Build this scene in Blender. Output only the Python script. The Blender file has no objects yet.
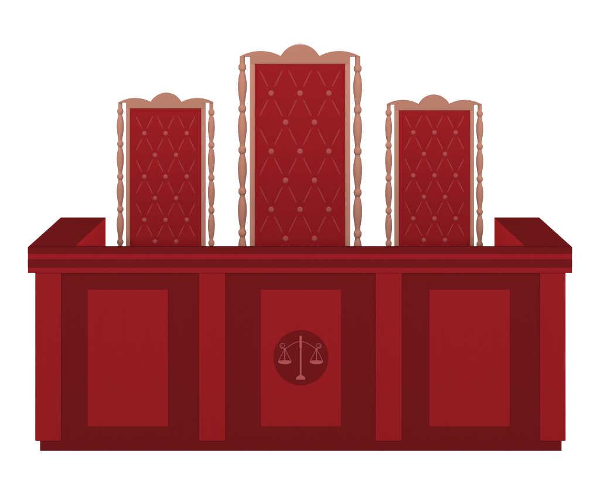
import bpy, bmesh, math
from mathutils import Vector

scene = bpy.context.scene
COL = scene.collection
S = 0.0055                 # metres per drawing unit on the bench front
D = 6.0                    # camera to bench front
HZ = 16.0                  # drawing row of the eye line
FLOOR = 452.0              # drawing row of the foot of the bench
EYE = (FLOOR - HZ) * S     # eye height

def X(u, y=0.0): return (u - 300.0) * S * (D + y) / D
def Z(v, y=0.0): return EYE - (v - HZ) * S * (D + y) / D

# ------------------------------------------------------------------ materials
LIGHT = 3.35
def lin(c):
    c /= 255.0
    return c / 12.92 if c <= 0.04045 else ((c + 0.055) / 1.055) ** 2.4
def paint(name, rgb, var=0.05, scale=(3, 3, 40), rough=0.6, bump=0.0, gain=1.0, noise=4.0, spec=0.0):
    m = bpy.data.materials.new(name); m.use_nodes = True
    n, l = m.node_tree.nodes, m.node_tree.links
    b = n['Principled BSDF']
    base = [lin(c) / LIGHT * gain for c in rgb]
    tc = n.new('ShaderNodeTexCoord'); mp = n.new('ShaderNodeMapping'); mp.inputs['Scale'].default_value = scale
    tx = n.new('ShaderNodeTexNoise'); tx.inputs['Scale'].default_value = noise; tx.inputs['Detail'].default_value = 5
    cr = n.new('ShaderNodeValToRGB')
    cr.color_ramp.elements[0].position = 0.3; cr.color_ramp.elements[1].position = 0.7
    cr.color_ramp.elements[0].color = [c * (1 - var) for c in base] + [1]
    cr.color_ramp.elements[1].color = [c * (1 + var) for c in base] + [1]
    l.new(tc.outputs['Object'], mp.inputs['Vector']); l.new(mp.outputs['Vector'], tx.inputs['Vector'])
    l.new(tx.outputs['Fac'], cr.inputs['Fac']); l.new(cr.outputs['Color'], b.inputs['Base Color'])
    b.inputs['Roughness'].default_value = rough
    b.inputs['Specular IOR Level'].default_value = spec
    if bump:
        bp = n.new('ShaderNodeBump'); bp.inputs['Strength'].default_value = bump; bp.inputs['Distance'].default_value = 0.002
        l.new(tx.outputs['Fac'], bp.inputs['Height']); l.new(bp.outputs['Normal'], b.inputs['Normal'])
    return m

RED_C, DARK_C, TAN_C, PINK_C = (146, 28, 34), (109, 23, 26), (190, 131, 112), (182, 84, 86)
M = {
    'red_wood':   paint('red_lacquered_wood', RED_C, scale=(9, 9, 0.9), var=0.014),
    'red_rail':   paint('red_lacquered_rail', RED_C, scale=(0.9, 9, 9), var=0.014),
    'dark_wood':  paint('dark_red_lacquered_wood', DARK_C, scale=(9, 9, 0.9), var=0.014),
    'dark_rail':  paint('dark_red_lacquered_rail', DARK_C, scale=(0.9, 9, 9), var=0.014),
    'inner_brightened': paint('red_lacquer_brightened_inner', RED_C, scale=(9, 9, 0.9), var=0.014, gain=3.35),  # same red, brightened in the colour to cancel the inner face's shade
    'dark_top_lifted':   paint('dark_red_lacquer_top_lifted', DARK_C, scale=(9, 0.9, 9), var=0.02, gain=1.42),  # same dark red, base lifted to offset shading on the wing tops
    'tan':        paint('pale_tan_wood', TAN_C, scale=(12, 12, 1.5), var=0.02, gain=1.12),
    'tan_rail':   paint('pale_tan_wood_rail', TAN_C, scale=(1.5, 12, 12), var=0.02, gain=0.98),
    'fabric':     paint('red_upholstery', RED_C, scale=(1, 1, 1), noise=260, var=0.04, rough=0.9, gain=1.16),
    'button':     paint('dusty_rose_button', (171, 77, 79), scale=(1, 1, 1), noise=60, var=0.02, gain=1.12),
    'seam':       paint('rose_seam_thread', (170, 67, 67), scale=(1, 1, 1), noise=60, var=0.02, gain=1.12),
    'emblem':     paint('rose_emblem_relief', PINK_C, scale=(1, 1, 1), noise=60, var=0.02, gain=0.9),
    'white_back': paint('white_studio_backdrop', (255, 255, 255), var=0.01, gain=LIGHT * 0.72, noise=2, scale=(1, 1, 1)),
    'white':      paint('white_studio_floor', (255, 255, 255), var=0.01, gain=LIGHT * 0.74, noise=2, scale=(1, 1, 1)),
}

# ------------------------------------------------------------------ helpers
def obj(name, bm, mats, parent=None, bevel=0.0, smooth=False):
    bmesh.ops.recalc_face_normals(bm, faces=bm.faces)
    me = bpy.data.meshes.new(name); bm.to_mesh(me); bm.free()
    for m in (mats if isinstance(mats, (list, tuple)) else [mats]): me.materials.append(m)
    if smooth:
        for p in me.polygons: p.use_smooth = True
    o = bpy.data.objects.new(name, me); COL.objects.link(o)
    if parent: o.parent = parent
    if bevel:
        md = o.modifiers.new('bevel', 'BEVEL'); md.width = bevel; md.segments = 2; md.limit_method = 'ANGLE'
        md.angle_limit = math.radians(50)
    return o
def thing(name, label, cat, loc=(0, 0, 0), group=None):
    o = bpy.data.objects.new(name, None); COL.objects.link(o); o.location = loc
    o.empty_display_size = 0.1
    o['label'] = label; o['category'] = cat
    if group: o['group'] = group
    return o
def add_box(bm, x0, x1, y0, y1, z0, z1):
    v = [bm.verts.new(p) for p in ((x0,y0,z0),(x1,y0,z0),(x1,y1,z0),(x0,y1,z0),(x0,y0,z1),(x1,y0,z1),(x1,y1,z1),(x0,y1,z1))]
    for f in ((0,3,2,1),(4,5,6,7),(0,1,5,4),(1,2,6,5),(2,3,7,6),(3,0,4,7)): bm.faces.new([v[i] for i in f])
def box(*a):
    bm = bmesh.new(); add_box(bm, *a); return bm
def add_prism(bm, pts, y0, y1):
    """outline pts (x,z) extruded along y"""
    a = [bm.verts.new((x, y0, z)) for x, z in pts]; b = [bm.verts.new((x, y1, z)) for x, z in pts]
    bm.faces.new(a); bm.faces.new(b[::-1])
    n = len(pts)
    for i in range(n): bm.faces.new((a[i], b[i], b[(i+1) % n], a[(i+1) % n]))
def prism(pts, y0, y1):
    bm = bmesh.new(); add_prism(bm, pts, y0, y1); return bm
def add_slab(bm, plan, z0, z1):
    """plan pts (x,y) extruded along z"""
    a = [bm.verts.new((x, y, z0)) for x, y in plan]; b = [bm.verts.new((x, y, z1)) for x, y in plan]
    bm.faces.new(a); bm.faces.new(b[::-1]); n = len(plan)
    for i in range(n): bm.faces.new((a[i], b[i], b[(i+1) % n], a[(i+1) % n]))
def add_lathe(bm, cx, cy, prof, seg=24):
    """prof: list of (r, z) downwards or upwards, closed by caps"""
    rings = [[bm.verts.new((cx + r*math.cos(2*math.pi*k/seg), cy + r*math.sin(2*math.pi*k/seg), z)) for k in range(seg)] for r, z in prof]
    for i in range(len(rings)-1):
        for k in range(seg): bm.faces.new((rings[i][k], rings[i][(k+1) % seg], rings[i+1][(k+1) % seg], rings[i+1][k]))
    bm.faces.new(rings[0]); bm.faces.new(rings[-1][::-1])
def add_dome(bm, cx, yf, cz, r, h, seg=24, rings=5):
    """button facing -y"""
    prev = [bm.verts.new((cx + r*math.cos(2*math.pi*k/seg), yf, cz + r*math.sin(2*math.pi*k/seg))) for k in range(seg)]
    bm.faces.new(prev)
    for i in range(1, rings+1):
        a = math.pi/2*i/rings
        if i == rings:
            t = bm.verts.new((cx, yf-h, cz))
            for k in range(seg): bm.faces.new((prev[k], prev[(k+1) % seg], t))
        else:
            rr = r*math.cos(a); yy = yf - h*math.sin(a)
            cur = [bm.verts.new((cx + rr*math.cos(2*math.pi*k/seg), yy, cz + rr*math.sin(2*math.pi*k/seg))) for k in range(seg)]
            for k in range(seg): bm.faces.new((prev[k], prev[(k+1) % seg], cur[(k+1) % seg], cur[k]))
            prev = cur
def add_wire(bm, pts, r, y, seg=8):
    """round wire through (x,z) points at depth y; r number or list"""
    n = len(pts); rings = []
    for i, (x, z) in enumerate(pts):
        a = pts[max(i-1, 0)]; b = pts[min(i+1, n-1)]
        t = Vector((b[0]-a[0], 0, b[1]-a[1])).normalized(); s = Vector((-t.z, 0, t.x)); q = Vector((0, 1, 0))
        rr = r[i] if isinstance(r, (list, tuple)) else r
        rings.append([bm.verts.new(Vector((x, y, z)) + rr*(s*math.cos(2*math.pi*k/seg) + q*math.sin(2*math.pi*k/seg))) for k in range(seg)])
    for i in range(n-1):
        for k in range(seg): bm.faces.new((rings[i][k], rings[i][(k+1) % seg], rings[i+1][(k+1) % seg], rings[i+1][k]))
    bm.faces.new(rings[0]); bm.faces.new(rings[-1][::-1])

# ------------------------------------------------------------------ the setting
bm = bmesh.new()
v = [bm.verts.new(p) for p in ((-24, -20, 0), (24, -20, 0), (24, 9, 0), (-24, 9, 0))]; bm.faces.new(v)
fl = obj('floor', bm, M['white']); fl['kind'] = 'structure'
bm = bmesh.new(); prof = [(9 + 1.5*math.sin(a), 1.5 - 1.5*math.cos(a)) for a in [math.pi/2*i/16 for i in range(17)]] + [(10.5, 5.0)]
L = [bm.verts.new((-24, y, z)) for y, z in prof]; R = [bm.verts.new((24, y, z)) for y, z in prof]
for i in range(len(prof)-1): bm.faces.new((L[i], R[i], R[i+1], L[i+1]))
bd = obj('backdrop', bm, M['white_back'], smooth=True); bd['kind'] = 'structure'

# ------------------------------------------------------------------ judge's bench
bench = thing('judges_bench', "dark red panelled judge's bench with round scales of justice emblem on its front", 'bench')
Yc, Yp, Yf, Yb = 0.0, 0.005, 0.010, 0.05      # cornice face, pilaster face, field face, back of the front wall
WD = 0.885                                     # depth of the side wings
TOP = Z(247)
def fbox(u0, u1, v0, v1, y0, y1): return box(X(u0, y0), X(u1, y0), y0, y1, Z(v1, y0), Z(v0, y0))

# cornice, four bands stacked butt to butt
obj('top_band',   box(X(27.6), X(572.4), Yc, 0.030, Z(253.6), TOP), M['dark_rail'], bench, 0.0012)
obj('upper_rail', box(X(27.6), X(572.4), Yc + 0.002, 0.030, Z(259.6), Z(253.6)), M['red_rail'], bench, 0.0012)
obj('dark_band',  box(X(27.6), X(572.4), Yc, 0.030, Z(267.4), Z(259.6)), M['dark_rail'], bench, 0.0012)
obj('lower_rail', box(X(27.6), X(572.4), Yc + 0.002, 0.030, Z(273.3), Z(267.4)), M['red_rail'], bench, 0.0012)
# front wall: one dark sheet that reads as the recessed fields
obj('front_panel', box(X(36, Yf), X(564.8, Yf), Yf, Yb, Z(441.2, Yf), Z(273.3, Yf) + 0.0), M['dark_wood'], bench)
pb = 245.0*S
bm = bmesh.new(); add_slab(bm, [(X(39.8, Yf), Yf + 0.001), (X(561.8, Yf), Yf + 0.001), (pb, WD - 0.04), (-pb, WD - 0.04)], 0.0, Z(441.2) - 0.0004)
obj('plinth', bm, M['dark_rail'], bench, 0.0015)
for u0, u1 in ((35, 61), (199, 225.3), (375.6, 401.8), (539.9, 565.8)):
    obj('pilaster', box(X(u0, Yp), X(u1, Yp), Yp, Yf - 0.0002, Z(441, Yp), Z(273.3, Yp) + 0.0004), M['red_wood'], bench, 0.0015)
panels = []
for u0, u1 in ((87.5, 168), (260.8, 341.2), (429.3, 510)):
    panels.append(obj('raised_panel', box(X(u0, Yp), X(u1, Yp), Yp + 0.002, Yf - 0.0002, Z(427, Yp), Z(289.8, Yp)), M['red_wood'], bench, 0.003))
# side wings with dark tops
for s in (-1, 1):
    f_out, f_in = s*272.4*S, s*226.3*S
    k = (D + WD)/D
    b_out, b_in = s*239.2*S*k, s*194.2*S*k
    y0 = 0.0304
    g = s*0.006                                                  # thin facing added to carry the red brightened against shade
    bm = bmesh.new()
    add_slab(bm, [(f_out, y0), (b_out, WD), (b_in + g, WD), (f_in + g, y0)], Z(273.3), TOP - 0.002)
    lo_f, lo_b = s*263.0*S, s*(239.2*k - 9.4)*S                # body below the cornice stands back from it
    add_slab(bm, [(lo_f, Yb + 0.0004), (lo_b, WD - 0.01), (b_in + g, WD - 0.01), (f_in + g, Yb + 0.0004)], Z(441.2), Z(273.3))
    obj('side_wing', bm, M['red_wood'], bench)
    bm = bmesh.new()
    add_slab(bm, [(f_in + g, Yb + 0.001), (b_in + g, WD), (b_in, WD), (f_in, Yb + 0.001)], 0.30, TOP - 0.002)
    obj('brightened_inner_face', bm, M['inner_brightened'], bench)
    bm = bmesh.new()
    add_slab(bm, [(f_out, y0), (b_out, WD), (b_in, WD), (f_in, y0)], TOP - 0.002, TOP)
    obj('wing_top', bm, M['dark_top_lifted'], bench)

# round emblem with a pair of scales, on the middle panel
ye = Yp + 0.002
n = 96; ex, ez, er = X(300.9, ye), Z(357.6, ye), 27.3*S
disc = obj('emblem', prism([(ex + er*math.cos(2*math.pi*i/n), ez + er*math.sin(2*math.pi*i/n)) for i in range(n)], ye - 0.003, ye + 0.001), M['dark_wood'], bench, 0.0008)
yr = ye - 0.003
def P(u, v): return (X(u, yr), Z(v, yr))
def ppoly(pts): return [P(*p) for p in pts]
bm = bmesh.new()
add_prism(bm, ppoly([(299.5, 335.7), (301.9, 335.7), (301.9, 346.6), (301.5, 348.2), (301.5, 375), (299.9, 375), (299.9, 348.2), (299.5, 346.6)]), yr - 0.005, yr + 0.0005)
obj('scale_post', bm, M['emblem'], disc, 0.0006)
base = [(296.1, 379.4), (296.1, 378.0), (296.6, 376.9), (297.8, 376.0), (298.9, 375.3), (299.6, 374.4), (301.8, 374.4), (302.5, 375.3), (303.6, 376.0), (304.8, 376.9), (305.3, 378.0), (305.3, 379.4)]
obj('scale_base', prism(ppoly(base), yr - 0.007, yr + 0.0005), M['emblem'], disc, 0.0006)
def smooth_pts(pts, m=6):
    out = []
    for i in range(len(pts)-1):
        p0 = pts[max(i-1, 0)]; p1 = pts[i]; p2 = pts[i+1]; p3 = pts[min(i+2, len(pts)-1)]
        for j in range(m):
            t = j/m
            out.append(tuple(0.5*(2*p1[c] + (p2[c]-p0[c])*t + (2*p0[c]-5*p1[c]+4*p2[c]-p3[c])*t*t + (3*p1[c]-p0[c]-3*p2[c]+p3[c])*t**3) for c in (0, 1)))
    return out + [pts[-1]]
bm = bmesh.new()
for s in (-1, 1):
    c = 300.6
    arm = [(0, 341.7), (4, 342.1), (9.3, 344.7), (13.8, 347.7), (16.2, 348.6)]
    scx, scy = 18.15, 345.9                                   # scroll at the end of the beam
    for i in range(19):
        a = math.radians(112 - i*30); r = 2.45 if i < 9 else 2.45 - (i-9)*0.165
        arm.append((scx + r*math.cos(a), scy + r*math.sin(a)))
    pts = smooth_pts([(c + s*x, y) for x, y in arm], 4)
    add_wire(bm, ppoly(pts), 0.33*S, yr - 0.0015)
obj('scale_beam', bm, M['emblem'], disc, smooth=True)
for s in (-1, 1):
    bm = bmesh.new(); c = 300.6 + s*15.85
    for du, r in ((-6.2, 0.36), (6.2, 0.36), (0, 0.62)):
        add_wire(bm, ppoly([(c, 348.6), (c + du, 361)]), [r*S*0.9, r*S], yr - 0.0015)
    rim = [(c + 6.75*math.cos(a), 361.2 + (1.0 if math.sin(a) < 0 else 2.9)*math.sin(a)) for a in [2*math.pi*i/40 for i in range(40)]]
    add_prism(bm, ppoly(rim), yr - 0.005, yr + 0.0005)
    add_prism(bm, ppoly([(c + 1.1*math.cos(a), 349.2 + 1.1*math.sin(a)) for a in [2*math.pi*i/16 for i in range(16)]]), yr - 0.004, yr + 0.0005)
    obj('scale_pan', bm, M['emblem'], disc)

# ------------------------------------------------------------------ chairs
CY = 1.0                                       # depth of the chair backs
U = S*(D + CY)/D                               # metres per drawing unit at that depth
def arc(x0, z0, x1, z1, sag, n=24):
    c = math.hypot(x1-x0, z1-z0)/2; R = (c*c + sag*sag)/(2*sag); mx, mz = (x0+x1)/2, (z0+z1)/2
    ax = (x1-x0)/(2*c); az = (z1-z0)/(2*c); h = math.asin(min(1, c/R))
    out = []
    for i in range(n+1):
        t = -h + 2*h*i/n
        along = R*math.sin(t); up = R*math.cos(t) - (R - sag)
        out.append((mx + ax*along + az*up, mz + az*along - ax*up))   # rows grow downwards, so up is minus
    return out

def make_chair(label, cu, top, f, bead0, bead_r, tuft_v, tuft_du, tuft_dv, btn_r, group, seat_h):
    zt = Z(top, CY)
    root = thing('throne_chair', label, 'chair', (X(cu, CY), CY, 0), group)
    def zz(dv): return zt - dv*f*U
    def xx(du): return du*f*U
    T = 0.036                                   # frame thickness
    # crest rail
    o = arc(-60.3, 12.2, -19.4, 11.9, 5.2) + arc(-19.4, 11.9, 19.4, 11.9, 11.9)[1:] + arc(19.4, 11.9, 60.3, 12.2, 5.2)[1:]
    o += [(60.3, 13.0), (50.3, 13.0), (50.3, 19.8), (-50.3, 19.8), (-50.3, 13.0), (-60.3, 13.0)]
    obj('crest_rail', prism([(xx(a), zz(b)) for a, b in o], 0, T), M['tan_rail'], root, 0.002)
    seat_z = seat_h
    # stiles of the back frame
    for s in (-1, 1):
        a, b = sorted((xx(s*45.2), xx(s*50.3)))
        obj('stile', box(a, b, 0, T, seat_z - 0.08, zz(19.8)), M['tan'], root, 0.002)
    # turned posts, beads and bulbs down to the floor
    for s, bv in ((-1, bead0), (1, bead_r)):
        prof = []; per = 41.45; v = 13.0; end = (zt)/(f*U)
        b0 = (bv - top)/f
        while v < end:
            q = v - b0
            kk = q % per if q > -5 else q
            r = 2.5
            for off in (0, per):
                d = kk - off
                if abs(d) < 3.3: r = max(r, 2.5 + 1.45*math.sqrt(1 - (d/3.3)**2))
            if 5 < kk < 36: r = 2.4 + 2.0*math.sin(math.pi*((kk - 5)/31)**0.85)**0.9
            prof.append(((r + 0.2)*f*U, zz(v))); v += 0.55
        prof.append((2.5*f*U, 0.0))
        bm = bmesh.new(); add_lathe(bm, xx(s*57.8), T/2, prof)
        obj('turned_post', bm, M['tan'], root, smooth=True)
    # tufted cushion of the back
    x0, x1, z1, z0 = xx(-45.2) , xx(45.2), zz(19.8), seat_z + 0.0
    du, dv = tuft_du*U, tuft_dv*U; bz = Z(tuft_v, CY)
    A = 0.006
    def hgt(x, z):
        u = x/du + (bz - z)/(2*dv); w = x/du - (bz - z)/(2*dv)
        e = min(x - x0, x1 - x, z1 - z, 0.05)/0.05; e = max(0, min(1, e))
        return A*(abs(math.sin(math.pi*u))*abs(math.sin(math.pi*w)))**0.7*e
    NX, NZ = 110, 240; yb = 0.004
    bm = bmesh.new()
    g = [[bm.verts.new((x0 + (x1-x0)*i/NX, yb - hgt(x0 + (x1-x0)*i/NX, z0 + (z1-z0)*j/NZ), z0 + (z1-z0)*j/NZ)) for i in range(NX+1)] for j in range(NZ+1)]
    for j in range(NZ):
        for i in range(NX): bm.faces.new((g[j][i], g[j][i+1], g[j+1][i+1], g[j+1][i]))
    # back and sides
    bk = [bm.verts.new((x, T - 0.006, z)) for x, z in ((x0, z0), (x1, z0), (x1, z1), (x0, z1))]
    bm.faces.new(bk[::-1])
    bm.faces.new(g[0][::-1] + [bk[0], bk[1]]); bm.faces.new(g[NZ] + [bk[2], bk[3]])
    bm.faces.new([g[j][0] for j in range(NZ+1)] + [bk[3], bk[0]]); bm.faces.new([g[j][NX] for j in range(NZ, -1, -1)] + [bk[1], bk[2]])
    btns = []
    row = 0
    while bz - row*dv > z0 + 0.03:
        for c in ((-1, 0, 1) if row % 2 == 0 else (-0.5, 0.5)): btns.append((c*du, bz - row*dv, row))
        row += 1
    def seam(xa, za, xb, zb):
        m = 10; w0 = 0.46*f**0.5*U; prev = None
        for i in range(m+1):
            t = 0.23 + 0.55*i/m
            x = xa + (xb-xa)*t; z = za + (zb-za)*t; w = w0*(0.6 + 0.4*math.sin(math.pi*i/m))
            ln = math.hypot(xb-xa, zb-za); nx, nz = -(zb-za)/ln, (xb-xa)/ln
            y = yb - hgt(x, z) - 0.0012
            cur = (bm.verts.new((x + nx*w, y, z + nz*w)), bm.verts.new((x - nx*w, y, z - nz*w)))
            if prev:
                fc = bm.faces.new((prev[0], prev[1], cur[1], cur[0])); fc.material_index = 1
            prev = cur
    for r in range(-1, 6):                # every lattice line between rows r and r+1
        even = r if r % 2 == 0 else r + 1
        other = r + 1 if r % 2 == 0 else r
        for c in (-1, 0, 1):
            for h in (-0.5, 0.5):
                seam(c*du, bz - even*dv, (c + h)*du, bz - other*dv)
    cush = obj('back_cushion', bm, [M['fabric'], M['seam']], root)
    for x, z, r in btns:
        bm = bmesh.new(); add_dome(bm, x, yb + 0.0005, z, btn_r*U, 0.0045)
        obj('button', bm, M['button'], cush, smooth=True)
    # seat and front legs, behind the bench
    w = 50.3*f*U
    obj('seat_frame', box(-w, w, -0.46, -0.002, seat_z - 0.14, seat_z - 0.07), M['tan_rail'], root, 0.004)
    obj('seat_cushion', box(-w + 0.02, w - 0.02, -0.455, -0.004, seat_z - 0.0699, seat_z - 0.002), M['fabric'], root, 0.02)
    for s in (-1, 1):
        bm = bmesh.new(); hh = seat_z - 0.141
        add_lathe(bm, s*(w - 0.035), -0.42, [((0.016 + 0.012*math.sin(math.pi*min(1, t*1.2))**2 + 0.004*t), hh*t) for t in [i/24 for i in range(25)]])
        obj('front_leg', bm, M['tan'], root, smooth=True)
    return root

G = 'tufted throne chairs behind the bench'
make_chair('tallest throne chair, red tufted back in carved tan frame, between two smaller chairs', 300.0, 44.0, 1.0, 67.4, 68.6, 93.2, 28.85, 29.1, 2.9, G, 0.52)
make_chair('smaller red tufted chair with carved tan frame, to the left of the tallest chair', 165.5, 92.7, 0.79, 111.5, 112.6, 133.4, 21.2, 21.65, 2.3, G, 0.50)
make_chair('smaller red tufted chair with carved tan frame, to the right of the tallest chair', 434.5, 94.6, 0.79, 113.0, 114.0, 132.5, 21.2, 21.55, 2.3, G, 0.50)

# ------------------------------------------------------------------ light and camera
w = bpy.data.worlds.new('World'); scene.world = w; w.use_nodes = True
bg = w.node_tree.nodes['Background']; bg.inputs['Color'].default_value = (1, 1, 1, 1); bg.inputs['Strength'].default_value = 1.0
for side in (-1, 1):
    ld = bpy.data.lights.new('side_fill', 'AREA'); ld.shape = 'RECTANGLE'; ld.size = 6; ld.size_y = 4.5; ld.energy = 4300  # unseen pair added to light the front and the wings' inner faces
    lo = bpy.data.objects.new('side_fill', ld); COL.objects.link(lo); lo.location = (side*12.0, -12.0, 14.2)
    lo.rotation_euler = (Vector((0, 0.3, 1.0)) - lo.location).to_track_quat('-Z', 'Y').to_euler()

ld = bpy.data.lights.new('front_fill', 'AREA'); ld.shape = 'RECTANGLE'; ld.size = 5; ld.size_y = 3; ld.energy = 2300  # unseen frontal fill, added to even out the chair backs
lo = bpy.data.objects.new('front_fill', ld); COL.objects.link(lo); lo.location = (0, -14.0, 4.6)
lo.rotation_euler = (Vector((0, 0.5, 1.2)) - lo.location).to_track_quat('-Z', 'Y').to_euler()
ld = bpy.data.lights.new('backdrop_fill', 'AREA'); ld.shape = 'RECTANGLE'; ld.size = 14; ld.size_y = 1; ld.energy = 200  # unseen lamp added to keep the backdrop white
lo = bpy.data.objects.new('backdrop_fill', ld); COL.objects.link(lo); lo.location = (0, 3.5, 7.0)
lo.rotation_euler = (Vector((0, 9.5, 1.5)) - lo.location).to_track_quat('-Z', 'Y').to_euler()

cam = bpy.data.cameras.new('camera'); co = bpy.data.objects.new('camera', cam); COL.objects.link(co)
co.location = (0, -D, EYE); co.rotation_euler = (math.pi/2, 0, 0)
cam.sensor_fit = 'HORIZONTAL'; cam.sensor_width = 36; cam.lens = 36*D/(600*S)
cam.shift_y = -(249.5 - HZ)/600.0; cam.clip_end = 200
scene.camera = co
scene.render.engine = 'CYCLES'
scene.view_settings.view_transform = 'Standard'; scene.view_settings.look = 'None'
scene.view_settings.exposure = 0
